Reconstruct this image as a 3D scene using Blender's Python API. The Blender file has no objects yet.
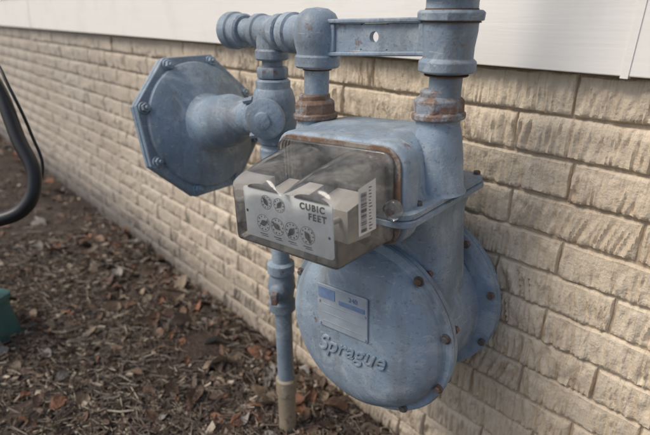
import bpy, bmesh, math, random
import numpy as np
from mathutils import Vector, Matrix, noise
random.seed(7); rng=np.random.default_rng(7)
sc=bpy.context.scene
COL=sc.collection

# ------------------------------------------------------------ helpers
def empty(name,loc=(0,0,0),rot=(0,0,0)):
    e=bpy.data.objects.new(name,None); e.location=loc; e.rotation_euler=rot
    e.empty_display_size=.05; COL.objects.link(e); return e
def finish(name,bm,mat,parent=None,smooth=True,bevel=0,seg=2,angle=35):
    bmesh.ops.recalc_face_normals(bm,faces=bm.faces)
    me=bpy.data.meshes.new(name); bm.to_mesh(me); bm.free()
    o=bpy.data.objects.new(name,me); COL.objects.link(o)
    me.materials.append(mat)
    if smooth:
        me.polygons.foreach_set('use_smooth',[True]*len(me.polygons))
        try: me.set_sharp_from_angle(angle=math.radians(angle))
        except Exception: pass
    if bevel:
        b=o.modifiers.new('bevel','BEVEL'); b.width=bevel; b.segments=seg
        b.limit_method='ANGLE'; b.angle_limit=math.radians(30)
    if parent: o.parent=parent
    return o
def frame(axis):
    a=Vector(axis).normalized()
    up=Vector((0,0,1)) if abs(a.z)<.9 else Vector((0,1,0))
    u=up.cross(a).normalized(); v=a.cross(u)
    return u,v,a
def lathe(bm,prof,origin,axis,seg=48,phase=0,cap=True):
    u,v,a=frame(axis); o=Vector(origin); rings=[]
    for r,t in prof:
        if r<1e-5: rings.append([bm.verts.new(o+a*t)]); continue
        rings.append([bm.verts.new(o+a*t+(u*math.cos(2*math.pi*i/seg+phase)+v*math.sin(2*math.pi*i/seg+phase))*r) for i in range(seg)])
    for A,B in zip(rings,rings[1:]):
        for i in range(seg):
            j=(i+1)%seg
            if len(A)==1 and len(B)==1: continue
            if len(A)==1: bm.faces.new((A[0],B[i],B[j]))
            elif len(B)==1: bm.faces.new((A[i],A[j],B[0]))
            else: bm.faces.new((A[i],A[j],B[j],B[i]))
    if cap:
        for R in (rings[0],rings[-1]):
            if len(R)>2: bm.faces.new(R)
def cyl(bm,p0,p1,r,seg=32,phase=0,r1=None):
    p0=Vector(p0);p1=Vector(p1);L=(p1-p0).length
    lathe(bm,[(r,0),(r if r1 is None else r1,L)],p0,p1-p0,seg,phase)
def rrect(hx0,hx1,y0,y1,r,n=5):
    pts=[]
    for cx,cy,a0 in((hx1-r,y1-r,0),(hx0+r,y1-r,90),(hx0+r,y0+r,180),(hx1-r,y0+r,270)):
        for i in range(n+1):
            a=math.radians(a0+90*i/n); pts.append((cx+r*math.cos(a),cy+r*math.sin(a)))
    return pts
def loft(bm,levels):
    rings=[[bm.verts.new((x,y,z)) for x,y in rrect(x0,x1,y0,y1,r)] for z,x0,x1,y0,y1,r in levels]
    n=len(rings[0])
    for A,B in zip(rings,rings[1:]):
        for i in range(n):
            j=(i+1)%n; bm.faces.new((A[i],A[j],B[j],B[i]))
    bm.faces.new(rings[-1]); bm.faces.new(rings[0])
HEX=((0,3,2,1),(4,5,6,7),(0,1,5,4),(1,2,6,5),(2,3,7,6),(3,0,4,7))
def box(bm,x0,x1,y0,y1,z0,z1):
    vs=[bm.verts.new(p) for p in((x0,y0,z0),(x1,y0,z0),(x1,y1,z0),(x0,y1,z0),(x0,y0,z1),(x1,y0,z1),(x1,y1,z1),(x0,y1,z1))]
    for f in HEX: bm.faces.new([vs[i] for i in f])
def tube(name,pts,r,mat,parent=None):
    c=bpy.data.curves.new(name,'CURVE'); c.dimensions='3D'; c.bevel_depth=r; c.bevel_resolution=6; c.resolution_u=16
    s=c.splines.new('BEZIER'); s.bezier_points.add(len(pts)-1)
    for b,p in zip(s.bezier_points,pts):
        b.co=p; b.handle_left_type=b.handle_right_type='AUTO'
    c.use_fill_caps=True
    o=bpy.data.objects.new(name,c); COL.objects.link(o); c.materials.append(mat)
    if parent:o.parent=parent
    return o
def text(name,s,loc,size,mat,parent,ext=.0004,rot=(math.pi/2,0,0),shear=0,bev=0,space=1,off=0):
    c=bpy.data.curves.new(name,'FONT'); c.body=s; c.size=size; c.extrude=ext; c.shear=shear; c.bevel_depth=bev
    c.align_x='CENTER'; c.align_y='CENTER'; c.space_character=space; c.offset=off
    o=bpy.data.objects.new(name,c); COL.objects.link(o); c.materials.append(mat)
    o.location=loc;o.rotation_euler=rot; o.parent=parent; return o

# ------------------------------------------------------------ materials
def newmat(name):
    m=bpy.data.materials.new(name); m.use_nodes=True
    nt=m.node_tree; p=nt.nodes['Principled BSDF']; return m,nt,p
def coord(nt,kind='Object',scale=(1,1,1)):
    tc=nt.nodes.new('ShaderNodeTexCoord'); mp=nt.nodes.new('ShaderNodeMapping'); mp.inputs['Scale'].default_value=scale
    nt.links.new(tc.outputs[kind],mp.inputs[0]); return mp.outputs[0]
def nz(nt,vec,scale,detail=3,rough=.6,dist=0):
    n=nt.nodes.new('ShaderNodeTexNoise'); n.inputs['Scale'].default_value=scale; n.inputs['Detail'].default_value=detail
    n.inputs['Roughness'].default_value=rough; n.inputs['Distortion'].default_value=dist
    nt.links.new(vec,n.inputs['Vector']); return n.outputs['Fac']
def ramp(nt,fac,stops,interp='LINEAR'):
    r=nt.nodes.new('ShaderNodeValToRGB'); cr=r.color_ramp; cr.interpolation=interp
    while len(cr.elements)<len(stops): cr.elements.new(.5)
    for e,(p,c) in zip(cr.elements,stops):
        e.position=p; e.color=(c,c,c,1) if isinstance(c,(int,float)) else (*c,1)
    nt.links.new(fac,r.inputs[0]); return r.outputs[0]
def mix(nt,fac,a,b,mode='MIX'):
    m=nt.nodes.new('ShaderNodeMix'); m.data_type='RGBA'; m.blend_type=mode
    for i,v in((0,fac),(6,a),(7,b)):
        if isinstance(v,bpy.types.NodeSocket): nt.links.new(v,m.inputs[i])
        elif isinstance(v,(int,float)): m.inputs[i].default_value=v
        else: m.inputs[i].default_value=(*v,1)
    return m.outputs[2]
def math_(nt,op,a,b=None,c=None):
    m=nt.nodes.new('ShaderNodeMath'); m.operation=op
    for i,v in enumerate((a,b,c)):
        if v is None: continue
        if isinstance(v,(int,float)): m.inputs[i].default_value=v
        else: nt.links.new(v,m.inputs[i])
    return m.outputs[0]
def bump(nt,p,h,strength=.3,dist=.002):
    b=nt.nodes.new('ShaderNodeBump'); b.inputs['Strength'].default_value=strength; b.inputs['Distance'].default_value=dist
    nt.links.new(h,b.inputs['Height']); nt.links.new(b.outputs[0],p.inputs['Normal'])

def paint_mat(name,base,rust=.0,light=.5,seed=0):
    m,nt,p=newmat(name); v=coord(nt)
    vm=nt.nodes.new('ShaderNodeVectorMath'); vm.operation='ADD'; vm.inputs[1].default_value=(seed,seed*2,seed*.7); nt.links.new(v,vm.inputs[0]); v=vm.outputs[0]
    b=Vector(base)
    big=nz(nt,v,6,3,.6)
    c=mix(nt,ramp(nt,big,[(.35,0),(.65,1)]),tuple(b*.78),tuple(b*1.16))
    ch=nz(nt,v,12,6,.74,.8)
    c=mix(nt,math_(nt,'MULTIPLY',ramp(nt,ch,[(.50,0),(.62,1)]),light),c,(.44,.49,.52))
    sv=coord(nt,scale=(30,30,140)); sc_=nz(nt,sv,1,4,.7,1.0)
    c=mix(nt,math_(nt,'MULTIPLY',ramp(nt,sc_,[(.62,0),(.68,1)]),.5),c,(.52,.54,.53))
    sp=nz(nt,v,110,2,.7)
    c=mix(nt,math_(nt,'MULTIPLY',ramp(nt,sp,[(.60,0),(.70,1)]),.5),c,(.11,.11,.10))
    vert=coord(nt,scale=(24,24,2.5))
    st=nz(nt,vert,1,4,.65)
    c=mix(nt,math_(nt,'MULTIPLY',ramp(nt,st,[(.50,0),(.70,1)]),.50),c,(.15,.145,.13))
    if rust>0:
        ru=nz(nt,v,24,5,.75)
        rm=ramp(nt,ru,[(.66-rust*.30,0),(.76-rust*.28,1)])
        rc=mix(nt,nz(nt,v,90,2),(.075,.035,.020),(.25,.135,.075))
        c=mix(nt,math_(nt,'MULTIPLY',rm,.88),c,rc)
    nt.links.new(c,p.inputs['Base Color'])
    nt.links.new(ramp(nt,ch,[(.3,.44),(.8,.78)]),p.inputs['Roughness'])
    h=math_(nt,'ADD',math_(nt,'MULTIPLY',nz(nt,v,220,1,.6),.5),nz(nt,v,35,3,.6))
    bump(nt,p,h,.4,.0025)
    return m
M_meter=paint_mat('meter_paint',(.24,.31,.385),.05,.5,0)
M_pipe=paint_mat('pipe_paint',(.215,.275,.34),.20,.5,3)
M_reg=paint_mat('regulator_paint',(.215,.285,.36),.0,.55,7)
M_rusty=paint_mat('rusted_nut',(.24,.25,.25),.86,.5,11)
M_half=paint_mat('half_rusted',(.23,.26,.29),.68,.5,5)
M_gasket=paint_mat('gasket_rust',(.28,.25,.21),.75,.4,2)
M_bolt=paint_mat('weathered_bolt',(.11,.09,.08),.62,.2,4)
M_rust,nt,p=newmat('rust')
v=coord(nt); c=mix(nt,nz(nt,v,60,3),(.05,.028,.02),(.17,.09,.055)); nt.links.new(c,p.inputs['Base Color']); p.inputs['Roughness'].default_value=.85
M_sleeve=paint_mat('pipe_sleeve',(.36,.29,.20),.35,.3,9)

def simple(name,col,rough=.5,nsc=30,var=.25,metal=0,bs=.15):
    m,nt,p=newmat(name); v=coord(nt); b=Vector(col)
    c=mix(nt,nz(nt,v,nsc,4,.65),tuple(b*(1-var)),tuple(b*(1+var))); nt.links.new(c,p.inputs['Base Color'])
    p.inputs['Roughness'].default_value=rough; p.inputs['Metallic'].default_value=metal
    bump(nt,p,nz(nt,v,nsc*6,1),bs,.001); return m
M_dial=simple('dial_plate_white',(.80,.82,.82),.45,25,.05)
M_black=simple('print_black',(.015,.015,.018),.5,30,.2)
M_mech=simple('index_casting',(.38,.36,.33),.6,25,.3)
M_alu=simple('badge_aluminium',(.35,.40,.45),.5,22,.38,.1)
M_badgeblue=simple('badge_blue',(.17,.25,.40),.4,50,.5)
M_sticker=simple('sticker_white',(.76,.76,.74),.5,40,.05)
M_hose=simple('black_rubber',(.010,.010,.012),.45,40,.3)
M_green=simple('green_enamel',(.045,.12,.12),.5,30,.3)
M_clear=bpy.data.materials.new('clear_plastic'); M_clear.use_nodes=True; nt=M_clear.node_tree; nt.nodes.clear()
out=nt.nodes.new('ShaderNodeOutputMaterial'); tr=nt.nodes.new('ShaderNodeBsdfTransparent'); tr.inputs[0].default_value=(.985,.985,.975,1)
gl=nt.nodes.new('ShaderNodeBsdfGlossy'); gl.inputs['Roughness'].default_value=.07
df=nt.nodes.new('ShaderNodeBsdfDiffuse'); df.inputs[0].default_value=(.80,.80,.78,1)
fr=nt.nodes.new('ShaderNodeFresnel'); fr.inputs[0].default_value=1.5
v=coord(nt); hz=ramp(nt,nz(nt,v,60,5,.7,.5),[(.35,.05),(.75,.17)])
m1=nt.nodes.new('ShaderNodeMixShader'); m2=nt.nodes.new('ShaderNodeMixShader')
nt.links.new(hz,m1.inputs[0]); nt.links.new(tr.outputs[0],m1.inputs[1]); nt.links.new(df.outputs[0],m1.inputs[2])
nt.links.new(fr.outputs[0],m2.inputs[0]); nt.links.new(m1.outputs[0],m2.inputs[1]); nt.links.new(gl.outputs[0],m2.inputs[2])
nt.links.new(m2.outputs[0],out.inputs[0])

COURSE=.080; TOPZ=1.068
def brick_mat(name,mul,bumpy):
    m,nt,p=newmat(name)
    v=coord(nt)
    sep=nt.nodes.new('ShaderNodeSeparateXYZ'); nt.links.new(v,sep.inputs[0])
    big=nz(nt,v,1.6,3,.6)
    c=mix(nt,ramp(nt,big,[(.35,0),(.7,1)]),tuple(Vector((.69,.57,.42))*mul),tuple(Vector((.79,.685,.535))*mul))
    vs=coord(nt,scale=(110,20,10)); stx=nz(nt,vs,1,4,.65,.4)
    c=mix(nt,math_(nt,'MULTIPLY',ramp(nt,stx,[(.50,0),(.67,1)]),.48),c,(.43,.325,.22))
    med=nz(nt,v,9,5,.7)
    c=mix(nt,math_(nt,'MULTIPLY',ramp(nt,med,[(.52,0),(.73,1)]),.42),c,(.47,.37,.27))
    fl=nz(nt,v,75,3,.7)
    c=mix(nt,math_(nt,'MULTIPLY',ramp(nt,fl,[(.59,0),(.69,1)]),.42),c,(.28,.21,.145))
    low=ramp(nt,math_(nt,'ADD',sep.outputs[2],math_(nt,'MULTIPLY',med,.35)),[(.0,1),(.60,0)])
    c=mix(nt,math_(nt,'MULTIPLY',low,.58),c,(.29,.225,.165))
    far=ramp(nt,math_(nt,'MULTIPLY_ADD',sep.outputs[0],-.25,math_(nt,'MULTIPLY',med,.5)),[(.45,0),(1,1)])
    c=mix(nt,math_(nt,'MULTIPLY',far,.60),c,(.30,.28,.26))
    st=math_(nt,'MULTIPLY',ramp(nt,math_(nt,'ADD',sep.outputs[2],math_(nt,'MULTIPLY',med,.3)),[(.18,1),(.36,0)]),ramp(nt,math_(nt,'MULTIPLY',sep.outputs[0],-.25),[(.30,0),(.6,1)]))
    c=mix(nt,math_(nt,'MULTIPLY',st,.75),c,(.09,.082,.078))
    nt.links.new(c,p.inputs['Base Color']); p.inputs['Roughness'].default_value=.75
    bump(nt,p,math_(nt,'ADD',stx,math_(nt,'MULTIPLY',nz(nt,v,150,2),.6)),bumpy,.005)
    return m
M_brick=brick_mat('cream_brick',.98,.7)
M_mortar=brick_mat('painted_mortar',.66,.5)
M_siding,nt,p=newmat('painted_siding'); v=coord(nt)
g=coord(nt,scale=(1.5,40,40)); gr=nz(nt,g,3,4,.6,.4)
c=mix(nt,gr,(.78,.755,.70),(.84,.82,.77)); c=mix(nt,ramp(nt,nz(nt,v,5,4,.7),[(.5,0),(.9,.5)]),c,(.60,.56,.49))
nt.links.new(c,p.inputs['Base Color']); p.inputs['Roughness'].default_value=.5; bump(nt,p,gr,.2,.002)
M_soil,nt,p=newmat('soil'); v=coord(nt)
c=mix(nt,nz(nt,v,9,4,.7),(.028,.019,.013),(.085,.060,.045)); c=mix(nt,ramp(nt,nz(nt,v,60,3,.7),[(.5,0),(.65,.6)]),c,(.15,.11,.085))
nt.links.new(c,p.inputs['Base Color']); p.inputs['Roughness'].default_value=.95
bump(nt,p,nz(nt,v,60,4,.75),1,.015)
M_litter,nt,p=newmat('litter'); at=nt.nodes.new('ShaderNodeAttribute'); at.attribute_name='col'
v=coord(nt); c=mix(nt,nz(nt,v,120,1,.7),(.5,.5,.5),(1.25,1.25,1.25)); c=mix(nt,1.0,at.outputs['Color'],c,'MULTIPLY')
nt.links.new(c,p.inputs['Base Color']); p.inputs['Roughness'].default_value=.85

# ------------------------------------------------------------ house
WY=.05
house=empty('brick_house')
V=[];F=[]
def brick(x0,x1,z0,z1,nx,nzz):
    base=len(V); yo=random.uniform(-.0015,.0015); sd=random.uniform(0,50)
    lean=random.uniform(-.35,.35); topb=random.uniform(.70,.84)
    if nx==1:
        e=.003
        for (x,z,y) in((x0,z0,e),(x1,z0,e),(x1,z1,e),(x0,z1,e),(x0+e,z0+e,0),(x1-e,z0+e,0),(x1-e,z1-e,0),(x0+e,z1-e,0)): V.append((x,WY+y+yo,z))
        for i in range(4):
            j=(i+1)%4; F.append((base+i,base+j,base+4+j,base+4+i))
            V.append((V[base+i][0],WY+.03,V[base+i][2]))
        F.append((base+4,base+5,base+6,base+7))
        for i in range(4):
            j=(i+1)%4; F.append((base+8+i,base+8+j,base+j,base+i))
        return
    us=[0,.010]+[.010+.98*(i+1)/(nx) for i in range(nx)]+[1]
    ts=[0,.05]+[.05+.9*(i+1)/nzz for i in range(nzz)]+[1]
    W=len(us);Hh=len(ts)
    for t in ts:
        for u in us:
            x=x0+(x1-x0)*u; z=z0+(z1-z0)*t
            edge=0 if (u in(0,1) or t in (0,1)) else 1
            mask=1.0 if t<topb else max(.05,1-(t-topb)/.08)
            n1=noise.noise(((x+lean*(z-z0))*105,z*9,sd)); n2=noise.noise((x*190,z*45,sd+9))
            patch=.75+.7*max(-.5,min(.6,noise.noise((x*9,z*12,sd+31))+.1))
            rid=((1-abs(n1)*2.6)*.0066+n2*.0028)*patch
            gou=max(0,noise.noise((x*40,z*30,sd+20))-.22)*.009
            y=-(rid*mask)+gou*mask+(0 if edge else .0045)
            xx=x+noise.noise((x*25,z*25,sd+3))*.0015; zz=z+noise.noise((x*26,z*22,sd+5))*.0028
            V.append((xx,WY+y+yo,zz))
    for j in range(Hh-1):
        for i in range(W-1):
            a=base+j*W+i; F.append((a,a+1,a+W+1,a+W))
    loop=[base+i for i in range(W)]+[base+j*W+W-1 for j in range(1,Hh)]+[base+(Hh-1)*W+i for i in range(W-2,-1,-1)]+[base+j*W for j in range(Hh-2,0,-1)]
    b2=len(V)
    for q in loop: V.append((V[q][0],WY+.02,V[q][2]))
    L=len(loop)
    for i in range(L):
        j=(i+1)%L; F.append((loop[j],loop[i],b2+i,b2+j))
for k in range(15):
    z1=TOPZ-k*COURSE; z0=z1-.0733
    x=-13+(.125 if k%2 else 0)+random.uniform(-.006,.006)
    while x<2.6:
        L=.243+random.uniform(-.004,.004)
        xm=x+L/2
        if -1.7<xm<.3: a=(70,11)
        elif -4.2<xm<=-1.7: a=(26,6)
        else: a=(1,1)
        brick(x,x+L,z0+random.uniform(-.001,.001),z1+random.uniform(-.001,.001),*a)
        x+=L+.005
me=bpy.data.meshes.new('bricks'); me.from_pydata(V,[],F); me.materials.append(M_brick)
me.polygons.foreach_set('use_smooth',[True]*len(me.polygons)); 
try: me.set_sharp_from_angle(angle=math.radians(50))
except Exception: pass
o=bpy.data.objects.new('bricks',me); COL.objects.link(o); o.parent=house
bm=bmesh.new(); box(bm,-13.2,2.8,WY+.008,WY+.25,-.4,1.075)
finish('mortar_core',bm,M_mortar,house,smooth=False)
bm=bmesh.new()
seams=[-13.2,-11.2,-7.55,-3.92,-.296,2.8]
for r in range(9):
    zb=1.074+r*.20; zt=zb+.215
    ss=seams if r%2==0 else [-13.2,-9.4,-5.7,-2.1,1.6,2.8]
    for a,b in zip(ss,ss[1:]):
        a+=.0015;b-=.0015
        vs=[bm.verts.new(q) for q in((a,.018,zb),(b,.018,zb),(b,.036,zt),(a,.036,zt),(a,.031,zb),(b,.031,zb),(b,.044,zt),(a,.044,zt))]
        for f in((0,1,2,3),(4,7,6,5),(0,4,5,1),(1,5,6,2),(2,6,7,3),(3,7,4,0)): bm.faces.new([vs[i] for i in f])
finish('lap_siding',bm,M_siding,house,smooth=False,bevel=.002,seg=2)
bm=bmesh.new()
for s in seams[1:-1]: 
    vs=[bm.verts.new(q) for q in((s-.006,.0155,1.071),(s+.006,.0155,1.071),(s+.006,.0325,1.272),(s-.006,.0325,1.272),(s-.006,.030,1.071),(s+.006,.030,1.071),(s+.006,.040,1.272),(s-.006,.040,1.272))]
    for f in((0,1,2,3),(4,7,6,5),(0,4,5,1),(1,5,6,2),(2,6,7,3),(3,7,4,0)): bm.faces.new([vs[i] for i in f])
finish('siding_joint_strips',bm,M_siding,house,smooth=False)
bm=bmesh.new(); box(bm,-13.2,2.8,.0465,.3,1.0765,3.0)
finish('wall_sheathing',bm,M_mortar,house,smooth=False)
bm=bmesh.new(); box(bm,-13.4,3.0,-.30,.6,2.86,2.99)
finish('eave_soffit',bm,M_siding,house,smooth=False)

# ------------------------------------------------------------ ground
def gz(x,y):
    b=0.0 if y<-.2 else -.045*min(1,(y+.2)/.25)
    n=noise.noise((x*1.3,y*1.3,0))*.03+noise.noise((x*5,y*5,3))*.018+noise.noise((x*14,y*14,5))*.009
    d=math.hypot(x+.955,y+.2); n*=min(1,.25+d*1.5)
    return b+n
def axis_coords(lo,hi,a,b,step):
    c=list(np.arange(a,b,step)); s=step; x=c[-1]
    while x<hi: s*=1.35; x+=s; c.append(min(x,hi))
    s=step; x=c[0]; l=[]
    while x>lo: s*=1.35; x-=s; l.append(max(x,lo))
    return l[::-1]+c
xs=axis_coords(-90,90,-5,1,.03); ys=axis_coords(-90,60,-2.2,.2,.03)
V=[];F=[]
for y in ys:
    for x in xs:
        V.append((x,y,gz(x,y) if abs(x)<20 and abs(y)<20 else 0))
W=len(xs)
for j in range(len(ys)-1):
    for i in range(W-1):
        a=j*W+i; F.append((a,a+1,a+W+1,a+W))
me=bpy.data.meshes.new('ground'); me.from_pydata(V,[],F); me.materials.append(M_soil)
me.polygons.foreach_set('use_smooth',[True]*len(me.polygons))
o=bpy.data.objects.new('ground',me); COL.objects.link(o)

V=[];F=[];C=[]
pal_st=[(.16,.12,.09),(.115,.084,.062),(.24,.195,.15),(.07,.05,.038),(.42,.36,.28),(.10,.07,.052),(.18,.155,.13)]
pal_lf=[(.15,.09,.06),(.20,.13,.09),(.10,.065,.048),(.25,.12,.07),(.25,.195,.14),(.13,.095,.07),(.25,.23,.21)]
def pos(dens=True):
    while True:
        if random.random()<.7: x,y=random.uniform(-2.9,-.3),random.uniform(-1.15,.035)
        else: x,y=-.3-random.random()**1.3*6.5,random.uniform(-2.0,.035)
        if not dens or noise.noise((x*3.1,y*3.1,8))+noise.noise((x*8,y*8,2))*.5>random.uniform(-.55,.35): return x,y
def addc(n,c,j=.25):
    k=random.uniform(1-j,1+j); C.extend([(c[0]*k,c[1]*k,c[2]*k,1)]*n)
for i in range(28000):
    x,y=pos(); L=random.choice((.02,.03,.045,.06,.1))*random.uniform(.6,1.3); w=random.uniform(.0006,.0022)*(1 if L<.08 else 1.4)
    if i%90==0: L*=2.2; w*=2
    a=random.uniform(0,math.pi*2); tilt=random.gauss(0,.20); z=gz(x,y)+random.uniform(0,.014)
    dx,dy=math.cos(a),math.sin(a); px,py=-dy*w,dx*w
    bend=random.gauss(0,.14)*L
    base=len(V)
    for t,s in((-.5,.7),(0,1),(.5,.5)):
        cx=x+dx*L*t+(-dy*bend if t==0 else 0); cy=y+dy*L*t+(dx*bend if t==0 else 0); cz=z+tilt*L*t+w
        cy=min(cy,.043)
        V.extend([(cx-px*s,cy-py*s,cz-w*s*.6),(cx+px*s,cy+py*s,cz-w*s*.6),(cx,cy,cz+w*s)])
    for g in(0,3):
        for q in range(3):
            r=(q+1)%3; F.append((base+g+q,base+g+r,base+g+3+r,base+g+3+q))
    addc(9,random.choice(pal_st))
for i in range(9000):
    x,y=pos(); L=random.uniform(.008,.04); w=L*random.uniform(.25,.6); h=random.uniform(.002,.008)
    a=random.uniform(0,6.28); z=gz(x,y)+random.uniform(-.002,.008); tx=random.gauss(0,.3);ty=random.gauss(0,.3)
    base=len(V)
    for zz in(0,h):
        for u,vv in((-1,-1),(1,-.8),(.9,1),(-.8,.9)):
            lu=u*L/2*random.uniform(.7,1);lv=vv*w/2*random.uniform(.7,1)
            V.append((x+lu*math.cos(a)-lv*math.sin(a),min(.043,y+lu*math.sin(a)+lv*math.cos(a)),z+zz+lu*tx+lv*ty))
    for f in HEX: F.append(tuple(base+q for q in f))
    addc(8,random.choice(pal_st[:6]),.4)
for i in range(1150):
    x,y=pos(); L=random.uniform(.02,.06)*(1.8 if i%9==0 else 1); w=L*random.uniform(.4,.75); a=random.uniform(0,6.28)
    if i%3==0: y=.035-abs(random.gauss(0,.16))
    z=gz(x,y)+random.uniform(.004,.018); tx=random.gauss(0,.4);ty=random.gauss(0,.4); cu=random.uniform(-.5,1.8)
    base=len(V); nl,nw=7,5
    lob=random.uniform(0,.35)
    for q in range(nl):
        t=q/(nl-1); hw=math.sin(math.pi*min(1,t*.96+.03))**.7*(1+lob*math.sin(t*19))
        for r in range(nw):
            s=r/(nw-1)*2-1
            lu=(t-.5)*L; lv=s*hw*w/2
            zz=cu*(s*hw)**2*w*.35+math.sin(t*5+a)*L*.08+noise.noise((x*50+t*3,s*2,i))*.006
            V.append((x+lu*math.cos(a)-lv*math.sin(a),min(.043,y+lu*math.sin(a)+lv*math.cos(a)),z+zz+lu*tx+lv*ty))
    for q in range(nl-1):
        for r in range(nw-1):
            b=base+q*nw+r; F.append((b,b+1,b+nw+1,b+nw))
    addc(nl*nw,random.choice(pal_lf),.3)
me=bpy.data.meshes.new('leaf_litter'); me.from_pydata(V,[],F); me.materials.append(M_litter)
ca=me.color_attributes.new('col','FLOAT_COLOR','POINT'); ca.data.foreach_set('color',np.array(C,dtype=np.float32).ravel())
o=bpy.data.objects.new('leaf_litter',me); COL.objects.link(o)

# ------------------------------------------------------------ gas meter
MT=empty('gas_meter',(-.657,-.18,.85),(0,math.radians(-3),math.radians(8)))
cx,cz=.018,-.303; Rr=.203
bm=bmesh.new()
lathe(bm,[(0,-.118),(.06,-.1175),(.125,-.114),(.15,-.108),(.168,-.094),(.180,-.076),(.186,-.058),(.190,-.055),(Rr-.003,-.055),(Rr,-.052),(Rr,-.044),(Rr-.003,-.0415),(.185,-.0415)],(cx,0,cz),(0,1,0),96,cap=False)
finish('front_diaphragm_cover',bm,M_meter,MT,angle=28)
bm=bmesh.new()
lathe(bm,[(.165,-.0405),(Rr-.006,-.0405),(Rr-.002,-.038),(Rr-.002,-.028),(Rr-.008,-.025),(.182,-.024),(.172,-.018),(.168,.0),(.168,.10),(.172,.118),(.175,.127)],(cx,0,cz),(0,1,0),96,cap=False)
finish('body_drum',bm,M_meter,MT,angle=28)
bm=bmesh.new(); rx,rz=cx+.010,cz+.014
lathe(bm,[(.160,.1265),(.182,.127),(Rr-.008,.128),(Rr-.002,.131),(Rr-.002,.141),(.190,.1425),(.190,.1435),(Rr-.003,.1435),(Rr,.146),(Rr,.154),(Rr-.003,.157),(.190,.158),(.182,.173),(.165,.185),(.12,.192),(0,.195)],(rx,0,rz),(0,1,0),96,cap=False)
finish('rear_diaphragm_cover',bm,M_meter,MT,angle=28)
bm=bmesh.new()
nb=10
for i in range(nb):
    a=2*math.pi*(i+.35)/nb; x=cx+.194*math.cos(a); z=cz+.194*math.sin(a)
    lathe(bm,[(.0105,-.0555),(.0105,-.0575)],(x,0,z),(0,1,0),20)
    lathe(bm,[(.0075,-.0575),(.0075,-.063),(.0055,-.065)],(x,0,z),(0,1,0),6,phase=i*1.3)
    lathe(bm,[(.008,-.0235),(.008,-.014)],(x,0,z),(0,1,0),6,phase=i)
    lathe(bm,[(.008,.127),(.008,.118)],(x+.010,0,z+.014),(0,1,0),6,phase=i)
finish('cover_bolts',bm,M_bolt,MT)
bm=bmesh.new()
loft(bm,[(-.33,-.125,.165,-.018,.12,.03),(-.20,-.14,.17,-.018,.12,.04),(-.11,-.15,.168,-.03,.122,.05),(-.05,-.155,.165,-.07,.125,.05),(-.0135,-.165,.17,-.12,.128,.04)])
finish('valve_neck',bm,M_meter,MT,angle=50)
bm=bmesh.new()
loft(bm,[(-.0135,-.186,.182,-.160,.146,.028),(-.012,-.188,.184,-.162,.148,.03),(-.0035,-.188,.184,-.162,.148,.03),(-.002,-.185,.181,-.159,.145,.028)])
loft(bm,[(-.001,-.184,.180,-.158,.144,.028),(.001,-.186,.182,-.160,.146,.03),(.009,-.186,.182,-.160,.146,.03),(.011,-.182,.178,-.156,.142,.028)])
finish('housing_flange',bm,M_meter,MT,angle=40)
bm=bmesh.new()
loft(bm,[(.010,-.164,.160,-.140,.128,.040),(.014,-.159,.155,-.135,.123,.042),(.022,-.155,.151,-.131,.119,.045),(.060,-.151,.147,-.127,.114,.048),(.085,-.147,.142,-.117,.107,.052),(.098,-.142,.137,-.105,.100,.054),(.108,-.134,.129,-.090,.090,.055),(.115,-.122,.118,-.073,.078,.050),(.119,-.106,.102,-.055,.062,.04)])
finish('upper_housing',bm,M_meter,MT,angle=60)
bm=bmesh.new()
lathe(bm,[(.046,.0),(.045,.08),(.043,.100),(.039,.108),(.039,.120)],(-.144,.0,0.004),(0,0,1),48)
lathe(bm,[(.056,.0),(.051,.008),(.047,.07),(.042,.112),(.039,.120),(.039,.132)],(.143,.0,0.008),(0,0,1),48)
finish('connection_bosses',bm,M_meter,MT)
bm=bmesh.new()
for x,y in((-.168,-.14),(-.168,.126),(.166,-.10),(.166,.05),(.166,.13),(.0,.135),(-.168,0)):
    lathe(bm,[(.0075,.011),(.0075,.016),(.0055,.018)],(x,y,0),(0,0,1),6)
    lathe(bm,[(.0075,-.0135),(.0075,-.021)],(x,y,0),(0,0,1),6)
finish('flange_bolts',bm,M_bolt,MT)
for s,nm,dz in((-1,'inlet',-.020),(1,'outlet',0)):
    bm=bmesh.new()
    lathe(bm,[(.044,.139+dz),(.047,.141+dz),(.047,.150+dz),(.042,.153+dz)],(s*.144,0,0),(0,0,1),40)
    lathe(bm,[(.039,.148+dz),(.0445,.152+dz),(.0445,.172+dz),(.039,.177+dz),(.034,.180+dz)],(s*.144,0,0),(0,0,1),8,phase=.3)
    lathe(bm,[(.033,.178+dz),(.033,.188+dz),(.029,.191+dz)],(s*.144,0,0),(0,0,1),40)
    finish(nm+'_swivel_nut',bm,M_rusty if s<0 else M_half,MT,bevel=.0015,angle=30)
bm=bmesh.new()
def plate(bm,x0,x1,z0,z1,y0,y1,r):
    pts=rrect(x0,x1,z0,z1,r,6)
    A=[bm.verts.new((x,y0,z)) for x,z in pts]; B=[bm.verts.new((x,y1,z)) for x,z in pts]
    bm.faces.new(A);bm.faces.new(B[::-1]); n=len(A)
    for i in range(n): bm.faces.new((A[i],B[i],B[(i+1)%n],A[(i+1)%n]))
plate(bm,-.110,.161,-.052,.117,-.150,-.146,.034)
finish('index_gasket',bm,M_gasket,MT,bevel=.001)
bm=bmesh.new(); plate(bm,-.120,.168,-.056,.122,-.145,-.10,.04)
finish('index_mount_pad',bm,M_meter,MT,bevel=.008,seg=4)
bm=bmesh.new(); plate(bm,-.102,.151,-.048,.110,-.160,-.151,.02)
finish('cover_back_flange',bm,M_clear,MT,bevel=.002)
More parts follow.
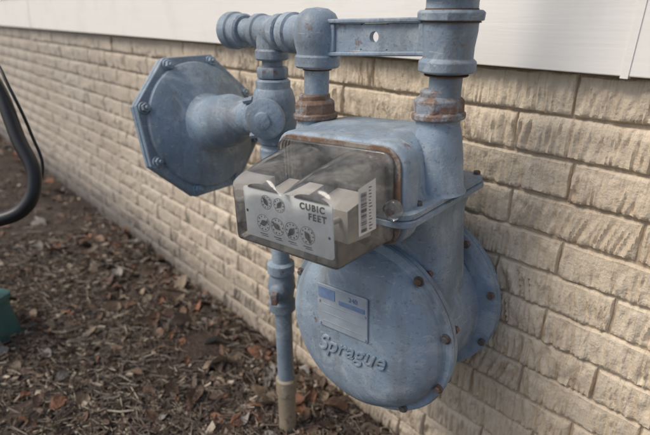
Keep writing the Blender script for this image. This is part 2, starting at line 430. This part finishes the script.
# clear cover: a box whose top is two rounded lobes with a valley between them
bm=bmesh.new()
def cover_ring(y,x0,x1,z0,zt,gx=.028,gd=.018,od=.012):
    P=[(x0+.006,z0),(x0+.06,z0),(x1-.06,z0),(x1-.006,z0),(x1-.0015,z0+.002),(x1,z0+.007)]
    def lobe(a,b,da,db):   # from right end b to left end a
        q=[]
        for i in range(13):
            s=1-2*i/12; e=math.copysign(abs(math.sin(s*math.pi/2)),s)
            x=(a+b)/2+(b-a)/2*e
            q.append((x,zt-(db if e>0 else da)*abs(e)**3.2))
        return q
    P+=lobe(gx,x1,gd,od)+lobe(x0,gx,od,gd)[1:]
    P+=[(x0,z0+.007),(x0+.0015,z0+.002)]
    return [bm.verts.new((x,y,z)) for x,z in P]
Rg=[cover_ring(-.159,-.092,.142,-.044,.104,gd=.036,od=.016),cover_ring(-.225,-.091,.140,-.045,.092,gd=.034,od=.016),cover_ring(-.262,-.090,.139,-.046,.083,gd=.028,od=.016),
    cover_ring(-.275,-.089,.138,-.0465,.077,gd=.022,od=.014),cover_ring(-.282,-.0885,.1375,-.046,.070,gd=.015,od=.012),cover_ring(-.2855,-.087,.136,-.044,.062,gd=.008,od=.009),cover_ring(-.2865,-.083,.132,-.040,.056,gd=.004,od=.006)]
for A,B in zip(Rg,Rg[1:]):
    n=len(A)
    for i in range(n):
        j=(i+1)%n; bm.faces.new((A[i],A[j],B[j],B[i]))
bm.faces.new(Rg[-1])
finish('clear_index_cover',bm,M_clear,MT,angle=50)
bm=bmesh.new()
for x0,x1 in((-.072,.012),(.042,.112)):
    vs=[bm.verts.new(q) for q in((x0,-.225,-.030),(x1,-.225,-.030),(x1,-.162,-.036),(x0,-.162,-.036),(x0,-.225,.026),(x1,-.225,.026),(x1,-.162,.038),(x0,-.162,.038))]
    for f in HEX: bm.faces.new([vs[i] for i in f])
for x in(-.055,-.01,.055,.095): cyl(bm,(x,-.226,.01),(x,-.266,.01),.005,12)
finish('index_mechanism',bm,M_mech,MT,bevel=.008,seg=4)
bm=bmesh.new(); plate(bm,-.080,.118,-.040,.050,-.2695,-.2675,.006)
finish('dial_plate',bm,M_dial,MT)
yd=-.2700
bm=bmesh.new()
def ring(cx_,cz_,r,w,y=yd,seg=36):
    A=[];B=[]
    for i in range(seg):
        a=2*math.pi*i/seg
        A.append(bm.verts.new((cx_+r*math.cos(a),y,cz_+r*math.sin(a))));B.append(bm.verts.new((cx_+(r-w)*math.cos(a),y,cz_+(r-w)*math.sin(a))))
    for i in range(seg): bm.faces.new((A[i],A[(i+1)%seg],B[(i+1)%seg],B[i]))
def disc(cx_,cz_,r,y=yd): 
    bm.faces.new([bm.verts.new((cx_+r*math.cos(a),y,cz_+r*math.sin(a))) for a in np.linspace(0,2*math.pi,16)[:-1]])
DX=-.035
dials=[(-.024,.029,.0125,2.2),(.006,.029,.0125,.9)]+[(DX+.0335*i,-.010,.0155,(0.4,2.6,4.0,5.3)[i]) for i in range(4)]
for x,z,r,a in dials:
    ring(x,z,r,.0008)
    for q in range(10):
        b=2*math.pi*q/10; disc(x+math.cos(b)*r*.76,z+math.sin(b)*r*.76,r*.09)
    d=Vector((math.cos(a),0,math.sin(a))); n=Vector((-math.sin(a),0,math.cos(a))); o3=Vector((x,yd-.0012,z))
    bm.faces.new([bm.verts.new(q) for q in(o3+d*r*.95,o3+n*r*.36+d*r*.1,o3-d*r*.6,o3-n*r*.36+d*r*.1)])
    disc(x,z,r*.34,yd-.0008)
for i in range(4): 
    x=DX+.0335*i; q=[(x-.010,-.0290),(x+.008,-.0290),(x+.008,-.0305),(x-.010,-.0305)]
    bm.faces.new([bm.verts.new((a,yd,b)) for a,b in q])
    q=[(x-.006,-.0325),(x+.010,-.0325),(x+.010,-.0337),(x-.006,-.0337)]
    bm.faces.new([bm.verts.new((a,yd,b)) for a,b in q])
disc(-.0735,.006,.0028); disc(.111,-.004,.0025)
finish('dial_printing',bm,M_black,MT,smooth=False)
text('dial_label_top','CUBIC',(.078,yd,.038),.0150,M_black,MT,space=1.25,off=.0004)
text('dial_label_bottom','FEET',(.088,yd,.023),.0150,M_black,MT,space=1.25,off=.0004)
bm=bmesh.new()
for x in(-.030,.078):
    bm.faces.new([bm.verts.new((x+.036*math.cos(a),-.271,.0495+.010*math.sin(a))) for a in np.linspace(0,math.pi,14)])
finish('sealing_tabs',bm,M_black,MT,smooth=False)
bm=bmesh.new(); S=[bm.verts.new(q) for q in((.1416,-.236,-.006),(.1430,-.192,-.006),(.1430,-.192,.078),(.1416,-.236,.070))]; bm.faces.new(S)
finish('inspection_sticker',bm,M_sticker,MT,smooth=False)
bm=bmesh.new()
for i in range(38):
    z0=-.001+i*.0017; w=random.choice((.0004,.0007,.0011))
    q=((.1428,-.231,z0),(.1436,-.217,z0),(.1436,-.217,z0+w),(.1428,-.231,z0+w)); bm.faces.new([bm.verts.new(a) for a in q])
for i in range(14):
    z0=-.001+i*.0052; e=random.uniform(.003,.009)
    q=((.1434,-.211,z0),(.1440,-.211+e,z0),(.1440,-.211+e,z0+.0014),(.1434,-.211,z0+.0014)); bm.faces.new([bm.verts.new(a) for a in q])
finish('sticker_printing',bm,M_black,MT,smooth=False)
bm=bmesh.new(); lathe(bm,[(.017,-.172),(.017,-.160)],(.158,0,.02),(0,1,0),24); lathe(bm,[(.014,-.172),(.014,-.160)],(-.105,0,.02),(0,1,0),24)
finish('cover_lugs',bm,M_clear,MT,bevel=.002)
bm=bmesh.new(); lathe(bm,[(.0065,-.178),(.0065,-.173)],(.158,0,.02),(0,1,0),16); lathe(bm,[(.006,-.178),(.006,-.173)],(-.105,0,.02),(0,1,0),16)
finish('cover_screws',bm,M_bolt,MT)
bm=bmesh.new(); plate(bm,-.056,.072,cz+.012,cz+.110,-.1210,-.1165,.004)
finish('badge_plate',bm,M_alu,MT,bevel=.0008)
bm=bmesh.new(); plate(bm,-.051,-.008,cz+.080,cz+.104,-.1220,-.1211,.002); plate(bm,.002,.066,cz+.076,cz+.086,-.1220,-.1211,.002)
finish('badge_blue_print',bm,M_badgeblue,MT)
text('badge_number','240',(.038,-.1217,cz+.096),.015,M_badgeblue,MT)
bm=bmesh.new()
for x,z in((-.050,cz+.018),(.066,cz+.018),(-.050,cz+.071),(.066,cz+.071)): lathe(bm,[(.003,-.1230),(.003,-.1210)],(x,0,z),(0,1,0),12)
for z in(cz+.066,cz+.046,cz+.026): plate(bm,-.042,.058,z-.0006,z+.0006,-.1218,-.1211,.0003)
finish('badge_rivets',bm,M_alu,MT)
text('embossed_lettering','Sprague',(.022,-.1165,cz-.028),.054,M_meter,MT,ext=.0034,shear=.45,bev=.0009,off=-.0002,rot=(math.pi/2,math.radians(-5),0))

# ------------------------------------------------------------ pipework
GP=empty('gas_pipe')
RX,RY=-.955,-.20; IX,IY=-.80,-.20; OX,OY=-.514,-.16; BZ=1.130
bm=bmesh.new()
cyl(bm,(RX+.012,RY,-.12),(RX,RY,1.10),.0235)
cyl(bm,(IX-.004,IY,1.00),(IX,IY,BZ),.026)
cyl(bm,(OX,OY,1.03),(OX,OY,1.9),.028)
cyl(bm,(RX-.10,RY-.01,BZ+.002),(IX,IY,BZ),.026)
finish('steel_pipes',bm,M_pipe,GP)
bm=bmesh.new(); lathe(bm,[(.026,-.12),(.026,.13),(.030,.135),(.030,.185),(.0255,.19)],(RX+.009,RY,0),(0,0,1),32)
finish('ground_sleeve',bm,M_sleeve,GP)
bm=bmesh.new()
ax=Vector((1,0,0))
lathe(bm,[(.034,-.050),(.038,-.047),(.038,-.030),(.034,-.026),(.034,.026),(.038,.030),(.038,.047),(.034,.050)],(RX,RY,BZ),ax,36)
lathe(bm,[(.034,0),(.034,.03),(.038,.034),(.038,.050),(.034,.054)],(RX,RY,BZ-.005),(0,0,-1),36)
lathe(bm,[(.016,-.02),(.034,-.012),(.040,-.003),(.042,.004),(.042,.026),(.038,.030),(.038,.055),(.034,.060)],(RX-.145,RY-.012,BZ),(1,.06,0),36)
finish('tee_fitting',bm,M_pipe,GP,angle=32)
bm=bmesh.new()
lathe(bm,[(.034,-.095),(.041,-.091),(.041,-.070),(.036,-.066),(.036,0)],(IX,IY,BZ),ax,36)
lathe(bm,[(0,.050),(.022,.047),(.036,.038),(.045,.022),(.048,.0),(.046,-.018),(.042,-.034),(.042,-.038),(.046,-.042),(.046,-.060),(.042,-.064),(.03,-.066)],(IX,IY,BZ),(0,0,1),40,cap=False)
finish('elbow_fitting',bm,M_pipe,GP,angle=32)
bm=bmesh.new()
lathe(bm,[(.034,-.062),(.046,-.059),(.048,-.057),(.048,-.042),(.045,-.039),(.042,-.037),(.042,-.020),(.045,.005),(.045,.018),(.048,.020)],(OX,OY,BZ+.006),(0,0,1),48)
lathe(bm,[(.048,.021),(.055,.022),(.056,.034),(.051,.038)],(OX,OY,BZ+.006),(0,0,1),10,phase=.2)
lathe(bm,[(.042,.039),(.042,.055),(.052,.058),(.052,.075),(.034,.079)],(OX,OY,BZ+.006),(0,0,1),48)
finish('pipe_union',bm,M_pipe,GP,angle=30,bevel=.0012)
bm=bmesh.new(); lathe(bm,[(.0486,.0187),(.0486,.0208)],(OX,OY,BZ+.006),(0,0,1),48); lathe(bm,[(.043,.0375),(.043,.040)],(OX,OY,BZ+.006),(0,0,1),48)
lathe(bm,[(.0375,-.0635),(.0365,-.0655)],(OX,OY,BZ+.006),(0,0,1),48)
lathe(bm,[(.031,-.0655),(.029,-.069)],(IX,IY,BZ),(0,0,1),40)
finish('union_rust_line',bm,M_rust,GP)
p0=Vector((IX+.03,IY+.004,BZ-.004)); p1=Vector((OX-.035,OY-.005,BZ+.001)); d=(p1-p0); Lb=d.length; d.normalize(); nrm=Vector((0,0,1)).cross(d)
bm=bmesh.new()
def bp(s,n,z): return bm.verts.new(p0+d*s+nrm*n+Vector((0,0,z)))
def bbox(s0,s1,n0,n1,z0a,z1a,z0b,z1b):
    vs=[bp(s0,n0,z0a),bp(s1,n0,z0b),bp(s1,n1,z0b),bp(s0,n1,z0a),bp(s0,n0,z1a),bp(s1,n0,z1b),bp(s1,n1,z1b),bp(s0,n1,z1a)]
    for f in HEX: bm.faces.new([vs[i] for i in f])
bbox(0,Lb,-.015,.015,.024,.032,.024,.032); bbox(0,Lb,-.015,.015,-.036,-.028,-.030,-.022)
bbox(0,.022,-.012,.012,-.030,.0235,-.028,.0235); bbox(Lb-.018,Lb,-.012,.012,-.0245,.0235,-.024,.0235)
finish('meter_bar_flanges',bm,M_pipe,GP,bevel=.0025)
bm=bmesh.new(); hs=Lb*.50; hr=.010; zt,zb=.0238,-.0256
for sgn in(-.006,.006):
    circ=[(hs+hr*math.cos(a),hr*math.sin(a)) for a in np.linspace(0,2*math.pi,33)[:-1]]
    sq=[]
    for s_,z_ in circ:
        a=math.atan2(z_,s_-hs); k=min(.03/max(1e-6,abs(math.cos(a))),(.0235)/max(1e-6,abs(math.sin(a)))); sq.append((hs+k*math.cos(a),k*math.sin(a)))
    A=[bp(s_,sgn,z_) for s_,z_ in circ];B=[bp(s_,sgn,z_) for s_,z_ in sq]
    for i in range(32): bm.faces.new((A[i],A[(i+1)%32],B[(i+1)%32],B[i]))
    if sgn<0: A0=A
    else:
        for i in range(32): bm.faces.new((A0[i],A0[(i+1)%32],A[(i+1)%32],A[i]))
    for s0,s1 in((0,hs-.03),(hs+.03,Lb)):
        bm.faces.new([bp(s0,sgn,zb-.004),bp(s1,sgn,zb+.002),bp(s1,sgn,zt),bp(s0,sgn,zt)])
    bm.faces.new([bp(hs-.031,sgn*.95,-.0225),bp(hs+.031,sgn*.95,-.0225),bp(hs+.031,sgn*.95,-.031),bp(hs-.031,sgn*.95,-.031)])
finish('meter_bar_web',bm,M_pipe,GP,smooth=False)
bm=bmesh.new()
lathe(bm,[(.026,1.030),(.034,1.032),(.036,1.036),(.036,1.052),(.034,1.056),(.027,1.058)],(RX,RY,0),(0,0,1),8,phase=.2)
lathe(bm,[(.028,.83),(.036,.835),(.038,.845),(.038,.868),(.034,.872),(.034,.88)],(RX,RY,0),(0,0,1),36)
finish('riser_couplings',bm,M_pipe,GP,bevel=.001)
bm=bmesh.new()
lathe(bm,[(.027,.415),(.036,.42),(.036,.445),(.031,.452),(.034,.475),(.038,.49),(.034,.51),(.031,.528),(.036,.535),(.036,.56),(.027,.565)],(RX+.004,RY,0),(0,0,1),32)
lathe(bm,[(.020,-.055),(.024,-.05),(.024,.04),(.018,.048),(.013,.05),(.013,.065)],(RX+.004,RY,.49),(.6,-.8,0),28)
d0=Vector((.6,-.8,0))
finish('stop_cock',bm,M_pipe,GP,angle=32)
bm=bmesh.new(); c0=Vector((RX+.004,RY,.49))+d0*.062; u=Vector((.8,.6,0)); vs=[]
for dd in(-.004,.014):
    for (a,b) in((-.016,-.008),(.016,-.008),(.016,.008),(-.016,.008)):
        vs.append(bm.verts.new(c0+d0*dd+u*b+Vector((0,0,a))))
for f in HEX: bm.faces.new([vs[i] for i in f])
finish('stop_cock_key',bm,M_half,GP,bevel=.002)

# ------------------------------------------------------------ regulator
RG=empty('gas_regulator')
A=Vector((.95,.14,.22)).normalized(); RC=Vector((-1.240,-.240,.884))
bm=bmesh.new()
R8=.197; ph=math.pi/8
lathe(bm,[(R8-.004,-.004),(R8,0),(R8,.011),(R8-.003,.0135)],RC,A,8,phase=ph)
lathe(bm,[(R8-.004,-.0055),(R8-.001,-.008),(R8-.001,-.018),(R8-.005,-.021)],RC,A,8,phase=ph)
finish('octagonal_flange',bm,M_reg,RG,bevel=.0035,seg=3,angle=25)
bm=bmesh.new()
lathe(bm,[(.168,.013),(.164,.022),(.150,.030),(.10,.042),(.080,.048),(.072,.058),(.069,.075),(.066,.14),(.058,.165),(.047,.178),(.042,.19),(.042,.225),(.050,.230),(.052,.262),(.048,.276)],RC,A,64,cap=False)
lathe(bm,[(.168,-.0205),(.160,-.035),(.12,-.052),(.06,-.065),(.045,-.07),(.04,-.11),(.0,-.115)],RC,A,64,cap=False)
finish('diaphragm_case',bm,M_reg,RG,angle=30)
u,vv,_=frame(A)
bm=bmesh.new()
for i in range(8):
    a=2*math.pi*i/8+ph
    P=RC+(u*math.cos(a)+vv*math.sin(a))*.176
    lathe(bm,[(.016,.0130),(.014,.0175)],P,A,20)
    lathe(bm,[(.0115,.0170),(.0115,.0275)],P,A,6,phase=a*1.7)
    lathe(bm,[(.005,.026),(.005,.034)],P,A,12)
    lathe(bm,[(.0115,-.021),(.0115,-.031)],P,A,6,phase=a)
finish('flange_bolts',bm,M_reg,RG,bevel=.001)
bm=bmesh.new()
lathe(bm,[(.034,.880),(.040,.884),(.046,.900),(.052,.925),(.054,.955),(.050,.985),(.044,1.005),(.040,1.010),(.040,1.026),(.034,1.030)],(RX,RY,0),(0,0,1),40)
lathe(bm,[(.030,0),(.036,.005),(.036,.050),(.046,.053),(.046,.066),(.038,.070),(.020,.073),(.018,.080),(.012,.082)],(RX,RY,.955),(.55,-.84,-.1),36)
finish('regulator_body',bm,M_reg,RG,angle=30)
bm=bmesh.new(); 
for i in range(4):
    a=math.pi/4+i*math.pi/2; P=RC+A*.262+(u*math.cos(a)+vv*math.sin(a))*.057
    lathe(bm,[(.008,-.016),(.008,.016)],P,A,6)
finish('body_screws',bm,M_reg,RG)

# ------------------------------------------------------------ hose and utility box
UB=empty('utility_box',(-2.13,-.83,gz(-2.13,-.83)-.01),(math.radians(4),math.radians(-3),math.radians(25)))
bm=bmesh.new(); loft(bm,[(0,-.15,.15,-.11,.11,.02),(.16,-.145,.145,-.105,.105,.02)])
finish('box_body',bm,M_green,UB)
bm=bmesh.new(); loft(bm,[(.161,-.158,.158,-.118,.118,.025),(.180,-.158,.158,-.118,.118,.025),(.195,-.14,.14,-.10,.10,.03)])
finish('box_lid',bm,M_green,UB)
HS=empty('black_hose')
tube('hose_tube',[(-2.08,-.88,.16),(-1.88,-.90,.45),(-1.62,-.80,.63),(-1.474,-.741,.666),(-1.427,-.667,.70),(-1.43,-.63,.768),(-1.485,-.635,.864),(-1.575,-.645,1.007),(-1.72,-.70,1.13),(-1.95,-.80,1.10),(-2.12,-.88,.8),(-2.15,-.92,.4),(-2.13,-.95,-.02)],.018,M_hose,HS)
tube('hose_cord',[(-1.72,-.69,1.12),(-1.60,-.63,1.06),(-1.53,-.62,.99),(-1.50,-.60,.87),(-1.46,-.60,.78),(-1.44,-.64,.72)],.004,M_hose,HS)

# ------------------------------------------------------------ camera
Fv=Vector((-.687,.619,-.379)).normalized(); Rv=Fv.cross(Vector((0,0,1))).normalized(); Uv=Rv.cross(Fv)
cam=bpy.data.cameras.new('camera'); co=bpy.data.objects.new('camera',cam); COL.objects.link(co)
m=Matrix((Rv,Uv,-Fv)).transposed().to_4x4(); m.translation=Vector((0,-.9,1.17)); co.matrix_world=m
cam.sensor_width=36; cam.lens=27.7; cam.clip_start=.02; cam.clip_end=400
cam.dof.use_dof=True; cam.dof.focus_distance=.93; cam.dof.aperture_fstop=3.0
sc.camera=co

# ------------------------------------------------------------ light
el=math.radians(50); az=Vector((-.5,-.87,0)).normalized()
S=Vector((az.x*math.cos(el),az.y*math.cos(el),math.sin(el)))
w=bpy.data.worlds.new('World'); sc.world=w; w.use_nodes=True; nt=w.node_tree
sky=nt.nodes.new('ShaderNodeTexSky'); sky.sky_type='NISHITA'; sky.sun_disc=False; sky.sun_elevation=el; sky.sun_rotation=math.atan2(az.x,az.y)
sky.air_density=1.0; sky.dust_density=3.0
nt.links.new(sky.outputs[0],nt.nodes['Background'].inputs[0]); nt.nodes['Background'].inputs[1].default_value=.15
sl=bpy.data.lights.new('sun','SUN'); sl.energy=1.95; sl.angle=math.radians(24); sl.color=(1,.93,.82)
so=bpy.data.objects.new('sun',sl); COL.objects.link(so); so.rotation_euler=S.to_track_quat('Z','Y').to_euler()
sc.view_settings.view_transform='Standard'; sc.view_settings.look='None'; sc.view_settings.exposure=0
